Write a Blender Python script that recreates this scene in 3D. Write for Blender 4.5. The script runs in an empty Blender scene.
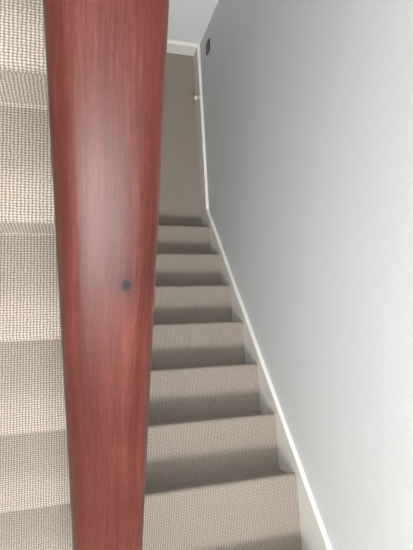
import bpy, math
from mathutils import Matrix, Vector
H=3.261
# ---------------- helpers ----------------
def new_mesh(name, verts, faces, mats, parent=None, midx=None, smooth=False, uvs=None, add=True):
    me=bpy.data.meshes.new(name)
    me.from_pydata([(v[0],v[1],v[2]+(H if add else 0)) for v in verts],[],faces)
    for m in (mats if isinstance(mats,list) else [mats]): me.materials.append(m)
    if midx:
        for p,i in zip(me.polygons,midx): p.material_index=i
    if smooth:
        for p in me.polygons: p.use_smooth=True
    if uvs:
        l=me.uv_layers.new(name="UVMap")
        k=0
        for fu in uvs:
            for c in fu:
                l.data[k].uv=c; k+=1
    me.update()
    o=bpy.data.objects.new(name,me); bpy.context.collection.objects.link(o)
    if parent: o.parent=parent
    return o
BF=[(0,3,2,1),(4,5,6,7),(0,1,5,4),(1,2,6,5),(2,3,7,6),(3,0,4,7)]
def boxes(name, bl, mat, parent=None, bevel=0.0):
    V=[];F=[]
    for (x0,x1,y0,y1,z0,z1) in bl:
        b=len(V)
        V+=[(x0,y0,z0),(x1,y0,z0),(x1,y1,z0),(x0,y1,z0),(x0,y0,z1),(x1,y0,z1),(x1,y1,z1),(x0,y1,z1)]
        F+=[tuple(b+i for i in f) for f in BF]
    o=new_mesh(name,V,F,mat,parent)
    if bevel:
        m=o.modifiers.new("bev",'BEVEL'); m.width=bevel; m.segments=3
    return o
def extr_x(name, prof, x0, x1, mat, parent=None, bevel=0):
    n=len(prof)
    V=[(x0,p[0],p[1]) for p in prof]+[(x1,p[0],p[1]) for p in prof]
    F=[tuple(range(n))[::-1],tuple(range(n,2*n))]+[(i,(i+1)%n,n+(i+1)%n,n+i) for i in range(n)]
    o=new_mesh(name,V,F,mat,parent)
    import bmesh
    bm=bmesh.new(); bm.from_mesh(o.data); bmesh.ops.recalc_face_normals(bm,faces=bm.faces); bm.to_mesh(o.data); bm.free()
    if bevel:
        m=o.modifiers.new("bev",'BEVEL'); m.width=bevel; m.segments=3; m.limit_method='ANGLE'
    return o
def empty(name):
    e=bpy.data.objects.new(name,None); bpy.context.collection.objects.link(e); return e

# ---------------- materials ----------------
def base(name):
    m=bpy.data.materials.new(name); m.use_nodes=True
    nt=m.node_tree; return m,nt,nt.nodes["Principled BSDF"]
def N(nt,t,**k):
    n=nt.nodes.new(t)
    for a,b in k.items(): setattr(n,a,b)
    return n
def math_(nt,op,a,b=None,c=None):
    n=N(nt,"ShaderNodeMath",operation=op)
    for i,s in enumerate((a,b,c)):
        if s is None: continue
        if isinstance(s,(int,float)): n.inputs[i].default_value=s
        else: nt.links.new(s,n.inputs[i])
    return n.outputs[0]
def ramp(nt,fac,stops):
    n=N(nt,"ShaderNodeValToRGB"); e=n.color_ramp.elements
    while len(e)<len(stops): e.new(0.5)
    for el,(p,c) in zip(e,stops): el.position=p; el.color=(*c,1)
    nt.links.new(fac,n.inputs[0]); return n.outputs[0]

def paint(name,col,rough,bump=0.05,scale=60):
    m,nt,b=base(name)
    tc=N(nt,"ShaderNodeTexCoord"); no=N(nt,"ShaderNodeTexNoise"); no.inputs["Scale"].default_value=scale
    nt.links.new(tc.outputs["Object"],no.inputs["Vector"])
    c=ramp(nt,no.outputs["Fac"],[(0.3,tuple(x*0.975 for x in col)),(0.7,col)])
    nt.links.new(c,b.inputs["Base Color"]); b.inputs["Roughness"].default_value=rough
    bu=N(nt,"ShaderNodeBump"); bu.inputs["Strength"].default_value=bump; bu.inputs["Distance"].default_value=0.002
    nt.links.new(no.outputs["Fac"],bu.inputs["Height"]); nt.links.new(bu.outputs[0],b.inputs["Normal"])
    return m
wallm=paint("wall_paint",(0.63,0.644,0.643),0.8)
trimm=paint("trim_gloss",(0.71,0.685,0.64),0.4,0.02)
ceilm=paint("ceiling_paint",(0.7,0.7,0.7),0.8)

def carpet():
    m,nt,b=base("loop_carpet")
    P=0.0072
    uv=N(nt,"ShaderNodeTexCoord").outputs["UV"]
    no=N(nt,"ShaderNodeTexNoise"); no.inputs["Scale"].default_value=60; no.inputs["Detail"].default_value=3
    nt.links.new(uv,no.inputs["Vector"])
    sc=N(nt,"ShaderNodeVectorMath",operation='SCALE'); sc.inputs[3].default_value=0.005
    nt.links.new(no.outputs["Color"],sc.inputs[0])
    ad=N(nt,"ShaderNodeVectorMath",operation='ADD'); nt.links.new(uv,ad.inputs[0]); nt.links.new(sc.outputs[0],ad.inputs[1])
    sp=N(nt,"ShaderNodeSeparateXYZ"); nt.links.new(ad.outputs[0],sp.inputs[0])
    a=math_(nt,'ABSOLUTE',math_(nt,'SINE',math_(nt,'MULTIPLY',sp.outputs[0],math.pi/P)))
    c=math_(nt,'ABSOLUTE',math_(nt,'SINE',math_(nt,'MULTIPLY',sp.outputs[1],math.pi/(P*0.8))))
    h=math_(nt,'POWER',math_(nt,'MULTIPLY',a,c),0.75)
    n2=N(nt,"ShaderNodeTexNoise"); n2.inputs["Scale"].default_value=190; n2.inputs["Detail"].default_value=3
    nt.links.new(uv,n2.inputs["Vector"])
    hh=math_(nt,'ADD',h,math_(nt,'MULTIPLY',math_(nt,'SUBTRACT',n2.outputs["Fac"],0.5),0.6))
    col=ramp(nt,hh,[(0.05,(0.12,0.097,0.076)),(0.45,(0.225,0.190,0.157)),(0.95,(0.385,0.340,0.293))])
    nt.links.new(col,b.inputs["Base Color"]); b.inputs["Roughness"].default_value=0.95
    b.inputs["Specular IOR Level"].default_value=0.1
    bu=N(nt,"ShaderNodeBump"); bu.inputs["Strength"].default_value=0.35; bu.inputs["Distance"].default_value=0.003
    nt.links.new(h,bu.inputs["Height"]); nt.links.new(bu.outputs[0],b.inputs["Normal"])
    return m
carp=carpet()

def wood(name,knot=None):
    m,nt,b=base(name)
    ob=N(nt,"ShaderNodeTexCoord").outputs["Object"]
    kx,ky=knot if knot else (9,9)
    sp=N(nt,"ShaderNodeSeparateXYZ"); nt.links.new(ob,sp.inputs[0])
    dx=math_(nt,'SUBTRACT',sp.outputs[0],kx); dy=math_(nt,'SUBTRACT',sp.outputs[1],ky)
    def dist(fy): return math_(nt,'SQRT',math_(nt,'ADD',math_(nt,'MULTIPLY',dx,dx),math_(nt,'POWER',math_(nt,'ABSOLUTE',math_(nt,'MULTIPLY',dy,fy)),2)))
    dd=dist(0.85); d2=dist(0.3)
    fall=math_(nt,'DIVIDE',0.00045,math_(nt,'ADD',d2,0.012))
    sgn=math_(nt,'DIVIDE',dx,math_(nt,'ADD',math_(nt,'ABSOLUTE',dx),0.004))
    x2=math_(nt,'SUBTRACT',sp.outputs[0],math_(nt,'MULTIPLY',fall,math_(nt,'MULTIPLY',sgn,0.4)))
    # slow meander of the grain
    nm=N(nt,"ShaderNodeTexNoise"); nm.inputs["Scale"].default_value=4.0; nm.inputs["Detail"].default_value=1
    nt.links.new(ob,nm.inputs["Vector"])
    x2=math_(nt,'ADD',x2,math_(nt,'MULTIPLY',math_(nt,'SUBTRACT',nm.outputs["Fac"],0.5),0.016))
    cb=N(nt,"ShaderNodeCombineXYZ"); nt.links.new(x2,cb.inputs[0]); nt.links.new(math_(nt,'MULTIPLY',sp.outputs[1],0.035),cb.inputs[1]); nt.links.new(sp.outputs[2],cb.inputs[2])
    n1=N(nt,"ShaderNodeTexNoise"); n1.inputs["Scale"].default_value=420; n1.inputs["Detail"].default_value=6; n1.inputs["Roughness"].default_value=0.7
    nt.links.new(cb.outputs[0],n1.inputs["Vector"])
    n3=N(nt,"ShaderNodeTexNoise"); n3.inputs["Scale"].default_value=70; n3.inputs["Detail"].default_value=3
    nt.links.new(cb.outputs[0],n3.inputs["Vector"])
    cp=N(nt,"ShaderNodeCombineXYZ"); nt.links.new(x2,cp.inputs[0]); nt.links.new(math_(nt,'MULTIPLY',sp.outputs[1],0.12),cp.inputs[1]); nt.links.new(sp.outputs[2],cp.inputs[2])
    n4=N(nt,"ShaderNodeTexNoise"); n4.inputs["Scale"].default_value=700; n4.inputs["Detail"].default_value=1
    nt.links.new(cp.outputs[0],n4.inputs["Vector"])
    n5=N(nt,"ShaderNodeTexNoise"); n5.inputs["Scale"].default_value=7; n5.inputs["Detail"].default_value=3
    nt.links.new(ob,n5.inputs["Vector"])
    f=math_(nt,'ADD',math_(nt,'MULTIPLY',n1.outputs["Fac"],0.38),math_(nt,'MULTIPLY',n3.outputs["Fac"],0.30))
    f=math_(nt,'ADD',f,math_(nt,'MULTIPLY',n4.outputs["Fac"],0.12))
    f=math_(nt,'ADD',f,math_(nt,'MULTIPLY',n5.outputs["Fac"],0.20))
    col=ramp(nt,f,[(0.36,(0.028,0.0058,0.0036)),(0.5,(0.056,0.0130,0.0078)),(0.64,(0.092,0.0255,0.0150))])
    kk=N(nt,"ShaderNodeMapRange"); kk.inputs[1].default_value=0.0035; kk.inputs[2].default_value=0.0070
    nt.links.new(dd,kk.inputs[0])
    kh=N(nt,"ShaderNodeMapRange"); kh.inputs[1].default_value=0.004; kh.inputs[2].default_value=0.022; kh.inputs[3].default_value=0.65
    nt.links.new(dd,kh.inputs[0])
    mul=math_(nt,'MULTIPLY',kk.outputs[0],kh.outputs[0])
    mx=N(nt,"ShaderNodeMix",data_type='RGBA'); nt.links.new(mul,mx.inputs[0]); mx.inputs[6].default_value=(0.004,0.002,0.002,1)
    nt.links.new(col,mx.inputs[7]); nt.links.new(mx.outputs[2],b.inputs["Base Color"])
    b.inputs["Roughness"].default_value=0.34; b.inputs["Specular IOR Level"].default_value=0.12
    bu=N(nt,"ShaderNodeBump"); bu.inputs["Strength"].default_value=0.25; bu.inputs["Distance"].default_value=0.001
    nt.links.new(f,bu.inputs["Height"]); nt.links.new(bu.outputs[0],b.inputs["Normal"])
    return m
railm=wood("mahogany_rail",(0.017,0.0)); postm=wood("mahogany_post")
blackm=paint("black_nickel",(0.03,0.03,0.033),0.35,0.0)
rubber=paint("cream_plastic",(0.75,0.68,0.52),0.5,0.0)
brass=paint("brass_pin",(0.30,0.22,0.12),0.35,0.0)

# ---------------- stair profile ----------------
R=0.017
def stair(name,nos,start_s,end_s,end_z,sgn,x0,x1,under,parent=None):
    """nos: nosing (s,z) ordered downwards, s=descending direction."""
    path=[(start_s,nos[0][1])]
    rs=0.020
    for i,(s,z) in enumerate(nos):
        for a in range(0,9):
            t=math.pi*a/8
            path.append((s-R+R*math.sin(t), z-R+R*math.cos(t)))
        zn=nos[i+1][1] if i+1<len(nos) else end_z
        path.append((s-rs, z-2*R-0.004)); path.append((s-rs,zn+0.006)); path.append((s-rs+0.004,zn))
    path.append((end_s,end_z))
    V=[];F=[];U=[];mi=[]
    acc=[0]
    for i in range(1,len(path)): acc.append(acc[-1]+math.dist(path[i],path[i-1]))
    n=len(path)
    for x in (x0,x1):
        V+=[(x,sgn*p[0],p[1]) for p in path]
    for i in range(n-1):
        F.append((i,i+1,n+i+1,n+i)); U.append([(x0,acc[i]),(x0,acc[i+1]),(x1,acc[i+1]),(x1,acc[i])]); mi.append(0)
    m=len(V)
    for x in (x0,x1): V+=[(x,sgn*p[0],p[1]) for p in under]
    k=len(under)
    L0=list(range(n))+[m+j for j in range(k)]; L1=[n+i for i in range(n)]+[m+k+j for j in range(k)]
    F.append(tuple(L0)); U.append([(V[i][1],V[i][2]) for i in L0]); mi.append(0)
    F.append(tuple(L1[::-1])); U.append([(V[i][1],V[i][2]) for i in L1[::-1]]); mi.append(0)
    seq0=[n-1]+[m+j for j in range(k)]+[0]; seq1=[2*n-1]+[m+k+j for j in range(k)]+[n]
    for a in range(len(seq0)-1):
        f=(seq0[a],seq0[a+1],seq1[a+1],seq1[a]); F.append(f); U.append([(V[i][0],V[i][1]) for i in f]); mi.append(1)
    o=new_mesh(name,V,F,[carp,wallm],parent,mi,False,U)
    import bmesh
    bm=bmesh.new(); bm.from_mesh(o.data); bmesh.ops.recalc_face_normals(bm,faces=bm.faces); bm.to_mesh(o.data); bm.free()
    return o
ZF=-3.261; ZL=-1.8215; XW=1.01
g,r=0.2425,0.18
nR=[(-0.5738+g*k,-2.001-r*k) for k in range(-1,7)]
nR[0]=(-0.90,ZL)
stair("carpeted_staircase",nR,-0.94,1.2,ZF,1,0.10,0.988,[(1.2,ZF-0.05),(-0.94,ZF-0.05)])
g2,r2=0.2318,0.172
jtop=8
nL=[(-(0.5053+g2*(j-4)),-0.7892+r2*(j-4)) for j in range(jtop,-2,-1)]
zt=nL[0][1]
stair("carpeted_staircase",nL,-2.36,0.94,ZL,-1,-0.849,0.02,
      [(0.94,ZL-0.2),(0.62,ZL-0.2),(-1.40,zt-0.25),(-2.36,zt-0.25)])

def flat(name,x0,x1,y0,y1,z,t=0.05):
    V=[(x0,y0,z),(x1,y0,z),(x1,y1,z),(x0,y1,z),(x0,y0,z-t),(x1,y0,z-t),(x1,y1,z-t),(x0,y1,z-t)]
    F=[(0,1,2,3),(4,7,6,5),(0,4,5,1),(1,5,6,2),(2,6,7,3),(3,7,4,0)]
    U=[[(V[i][0],V[i][1]) for i in f] for f in F]
    return new_mesh(name,V,F,carp,uvs=U)
YF=2.376; YB=-2.4; XL=-0.87; ZC=2.5
flat("floor",XL,0.988,1.2,YF,ZF)
flat("floor_landing",XL,0.988,YB,-0.94,ZL,0.2)
boxes("floor_subfloor",[(XL-.1,XW+.1,YB-.1,YF+.1,ZF-0.2,ZF-0.055)],wallm)
# ---------------- walls ----------------
boxes("wall_right",[(XW,XW+0.1,YB-.1,YF+.1,ZF-.05,ZC)],wallm)
boxes("wall_left",[(XL-0.1,XL,YB-.1,YF+.1,ZF-.05,ZC)],wallm)
fx0,fx1,fz0,fz1=-0.72,0.08,1.0,2.2
boxes("wall_far",[(XL,fx0,YF,YF+0.1,ZF-.05,ZC),(fx1,XW,YF,YF+.1,ZF-.05,ZC),(fx0,fx1,YF,YF+.1,ZF-.05,fz0),(fx0,fx1,YF,YF+.1,fz1,ZC)],wallm)
wx0,wx1,wz0,wz1=-0.65,0.65,0.55,2.1
boxes("wall_back",[(XL,wx0,YB-.1,YB,ZF,ZC),(wx1,XW,YB-.1,YB,ZF,ZC),(wx0,wx1,YB-.1,YB,ZF,wz0),(wx0,wx1,YB-.1,YB,wz1,ZC)],wallm)
boxes("ceiling",[(XL-.1,XW+.1,YB-.1,YF+.1,ZC,ZC+0.1)],ceilm)
# added windows, out of view, openings for the two area lamps
def window(name,x0,x1,z0,z1,yw,s):
    w=empty(name)
    ya,yb_=sorted((yw+s*.02,yw+s*.08)); yc,yd=sorted((yw+s*.03,yw+s*.07)); ye,yf=sorted((yw,yw-s*.08))
    boxes("frame",[(x0,x0+.05,ya,yb_,z0,z1),(x1-.05,x1,ya,yb_,z0,z1),(x0+.05,x1-.05,ya,yb_,z0,z0+.05),(x0+.05,x1-.05,ya,yb_,z1-.05,z1),
      ((x0+x1)/2-.02,(x0+x1)/2+.02,yc,yd,z0+.05,z1-.05)],trimm,w)
    boxes("sill",[(x0-.04,x1+.04,ye,yf,z0-.03,z0)],trimm,w,0.005)
window("added_window_1",wx0,wx1,wz0,wz1,YB,-1)  # unseen, added and set high so back light shades the right treads
window("added_window_2",fx0,fx1,fz0,fz1,YF,1)  # unseen, added to light the left flight from the far end
# spandrel wall between the flights (below left flight's string)
def zline(y,off): return -0.7892+r2/g2*(y-0.5053)+off
ys=-0.80; yt=0.5053+g2*4
extr_x("wall_spandrel",[(ys,ZF),(ys,zline(ys,-0.12)),(yt,zline(yt,-0.12)),(yt,zline(yt,-0.32)),(0.95,zline(0.95,-0.32)),(0.95,ZF)],0.035,0.095,wallm)
# ---------------- balustrade ----------------
bal=empty("stair_balustrade")
extr_x("string",[(ys,zline(ys,-0.26)),(ys,zline(ys,0.045)),(yt+.2,zline(yt+.2,0.045)),(yt+.2,zline(yt+.2,-0.26))],0.022,0.098,trimm,bal,0.004)
T=Vector((0.0345,0.2844,-0.3385+H)); B=Vector((0.0592,-0.2875,-0.7589+H))
ax=(T-B).normalized(); xw=Vector((1,0,0)); xx=(xw-ax*xw.dot(ax)).normalized(); zz=xx.cross(ax)
K=Vector((0.0438,0.072,-0.4946+H))
# local frame origin at the knot station on the rail top
M=Matrix((( xx.x,ax.x,zz.x,K.x),(xx.y,ax.y,zz.y,K.y),(xx.z,ax.z,zz.z,K.z),(0,0,0,1)))
# handrail profile (rounded, lightly crowned, undercut sides)
W2=0.0535
half=[(0,0.0),(0.014,-0.0002),(0.027,-0.0008),(0.037,-0.0022),(0.0435,-0.0052),(0.0485,-0.0105),(0.052,-0.018),(W2,-0.027),(0.052,-0.037),(0.0475,-0.045),(0.040,-0.049),(0.035,-0.053),(0.034,-0.064),(0.031,-0.069),(0,-0.069)]
prof=half+[(-x,z) for x,z in half[-2:0:-1]]
l0,l1=-1.22,1.64
V=[];F=[];n=len(prof);S=40
for i in range(S+1):
    y=l0+(l1-l0)*i/S
    V+=[(x,y,z) for x,z in prof]
for i in range(S):
    for j in range(n):
        a=i*n+j;b_=i*n+(j+1)%n
        F.append((a,a+n,b_+n,b_))
F.append(tuple(range(n)));F.append(tuple(range(S*n,S*n+n))[::-1])
rail=new_mesh("handrail",V,F,railm,None,None,True,add=False)
rail.data.polygons[-1].use_smooth=False; rail.data.polygons[-2].use_smooth=False
rail.parent=bal; rail.matrix_world=M
def railz(y): return K.z-H+(ax.z/ax.y)*(y-K.y)
def railx(y): return K.x+(ax.x/ax.y)*(y-K.y)
def newel(name,y,z0,z1):
    x=railx(y); a=0.045
    V=[];F=[]
    rings=[(z0,a,4),(z0+.25,a,4),(z0+.27,a*.7,0),(z0+.30,a*.95,0),(z0+.33,a*.6,0),((z0+z1)/2,a*.8,0),(z1-.30,a*.6,0),(z1-.27,a*.95,0),(z1-.24,a*.7,0),(z1-.22,a,4),(z1,a,4),(z1+.01,a*.5,0),(z1+.03,a*.85,0),(z1+.055,a*.98,0),(z1+.08,a*.8,0),(z1+.097,a*.4,0),(z1+.10,a*.02,0)]
    for z,rr,sq in rings:
        for i in range(24):
            t=2*math.pi*(i+.5)/24; c,s=math.cos(t),math.sin(t)
            k=rr/max(abs(c),abs(s)) if sq else rr
            V.append((x+c*k,y+s*k,z))
    for i in range(len(rings)-1):
        for j in range(24):
            F.append((i*24+j,i*24+(j+1)%24,(i+1)*24+(j+1)%24,(i+1)*24+j))
    F.append(tuple(range(24))[::-1]);F.append(tuple(range((len(rings)-1)*24,len(rings)*24)))
    o=new_mesh(name,V,F,postm,bal)
newel("newel_1",-0.95,ZL,railz(-0.95)+0.10)
newel("newel_2",1.42,zline(1.42,-0.1),railz(1.42)+0.06)
# balusters
V=[];F=[]
y=-0.78
while y<1.32:
    x=0.055; z0=zline(y,0.03); z1=railz(y)-0.07
    L=z1-z0
    b=len(V)
    prf=[(0,.014),(.12,.014),(.15,.009),(.2,.014),(.5,.011),(.8,.014),(.85,.009),(.88,.013),(1.05,.013)]
    for t,rr in prf:
        for i in range(12):
            a=2*math.pi*i/12; V.append((x+rr*math.cos(a),y+rr*math.sin(a),z0+L*t))
    for i in range(len(prf)-1):
        for j in range(12): F.append((b+i*12+j,b+i*12+(j+1)%12,b+(i+1)*12+(j+1)%12,b+(i+1)*12+j))
    y+=0.116
new_mesh("balusters",V,F,postm,bal,None,True)

# ---------------- skirting ----------------
off=0.05
hb=0.125
yb=-0.5738+( -2.001+off-(ZF+hb))*g/r
zb=ZL+hb
ya=-0.5738+(-2.001+off-zb)*g/r
extr_x("baseboard_right",[(YB,ZL-0.3),(YB,zb),(ya,zb),(yb,ZF+hb),(YF,ZF+hb),(YF,ZF-0.02),(0.60,ZF-0.02),(-1.0,ZL-0.3)],0.988,XW+0.002,trimm,None,0.006)
extr_x("baseboard_far",[(YF-0.02,ZF),(YF-0.02,ZF+hb-0.012),(YF-0.012,ZF+hb),(YF+.002,ZF+hb),(YF+.002,ZF)],XL,0.988,trimm)
extr_x("baseboard_back",[(YB+0.02,ZL),(YB+0.02,ZL+hb-0.012),(YB+0.012,ZL+hb),(YB-.002,ZL+hb),(YB-.002,ZL)],XL,0.988,trimm)
extr_x("baseboard_left",[(YB+.02,ZL),(YB+.02,ZL+hb),(-0.9,ZL+hb),(yt,zline(yt,0.06)),(yt,zline(yt,-0.2)),(-0.7,ZL-0.1),(-0.9,ZL)],XL-0.002,XL+0.02,trimm)

# ---------------- socket ----------------
so=empty("electrical_socket")
sy,sz=2.21,-2.93
boxes("faceplate",[(XW-0.008,XW,sy-.043,sy+.043,sz-.043,sz+.043)],blackm,so,0.003)
boxes("switch",[(XW-0.013,XW-0.007,sy+.012,sy+.026,sz+.012,sz+.032)],blackm,so,0.001)
boxes("pins",[(XW-0.0095,XW-0.0078,sy-.004,sy+.004,sz+.005,sz+.018),(XW-0.0095,XW-0.0078,sy-.018,sy-.008,sz-.02,sz-.014),(XW-0.0095,XW-0.0078,sy+.008,sy+.018,sz-.02,sz-.014)],blackm,so)
# door stop
ds=empty("door_stop")
def cyl_x(name,x0,x1,rr,y,z,mat):
    prf=[(x0,rr*.6),(x0+.003,rr),(x1-.003,rr),(x1,rr*.6)]
    V=[];F=[]
    for x,q in prf:
        for i in range(20):
            a=2*math.pi*i/20; V.append((x,y+q*math.cos(a),z+q*math.sin(a)))
    for i in range(3):
        for j in range(20): F.append((i*20+j,i*20+(j+1)%20,(i+1)*20+(j+1)%20,(i+1)*20+j))
    F.append(tuple(range(20)));F.append(tuple(range(60,80)))
    return new_mesh(name,V,F,mat,ds,None,False)
dy,dz=1.93,ZF+0.10
cyl_x("rubber_tip",0.950,0.970,0.017,dy,dz,rubber)
cyl_x("stem",0.968,0.984,0.009,dy,dz,brass)
cyl_x("plate",0.98,0.988,0.020,dy,dz,rubber)

# ---------------- light ----------------
def area(name,loc,rot,sx,sy,p,col):
    l=bpy.data.lights.new(name,'AREA'); l.shape='RECTANGLE'; l.size=sx; l.size_y=sy; l.energy=p; l.color=col
    o=bpy.data.objects.new(name,l); bpy.context.collection.objects.link(o); o.location=(loc[0],loc[1],loc[2]+H); o.rotation_euler=rot
    return o
area("added_daylight",((wx0+wx1)/2,YB-.3,(wz0+wz1)/2+.25),(math.radians(58),0,0),1.1,1.2,300,(1.0,0.995,0.985))  # added lamp behind the made-up back opening
area("added_daylight",((fx0+fx1)/2,YF+.3,(fz0+fz1)/2+.2),(math.radians(-55),0,0),0.8,1.1,200,(1.0,0.995,0.985))  # added lamp behind the made-up far opening
wd=bpy.data.worlds.new("World"); bpy.context.scene.world=wd; wd.use_nodes=True
wd.node_tree.nodes["Background"].inputs[0].default_value=(0.88,0.93,1,1); wd.node_tree.nodes["Background"].inputs[1].default_value=1.4
bpy.context.scene.view_settings.view_transform='Standard'

# ---------------- camera ----------------
cam=bpy.data.cameras.new("camera"); co=bpy.data.objects.new("camera",cam); bpy.context.collection.objects.link(co)
rt=Vector((.9569,-.0530,.285)).normalized(); bk=Vector((-.2898,-.1595,.9436)); bk=(bk-rt*bk.dot(rt)).normalized(); up=bk.cross(rt)
co.matrix_world=Matrix(((rt.x,up.x,bk.x,0),(rt.y,up.y,bk.y,0),(rt.z,up.z,bk.z,H),(0,0,0,1)))
cam.sensor_fit='VERTICAL'; cam.sensor_height=24; cam.lens=24*460/550; cam.clip_start=0.02
bpy.context.scene.camera=co
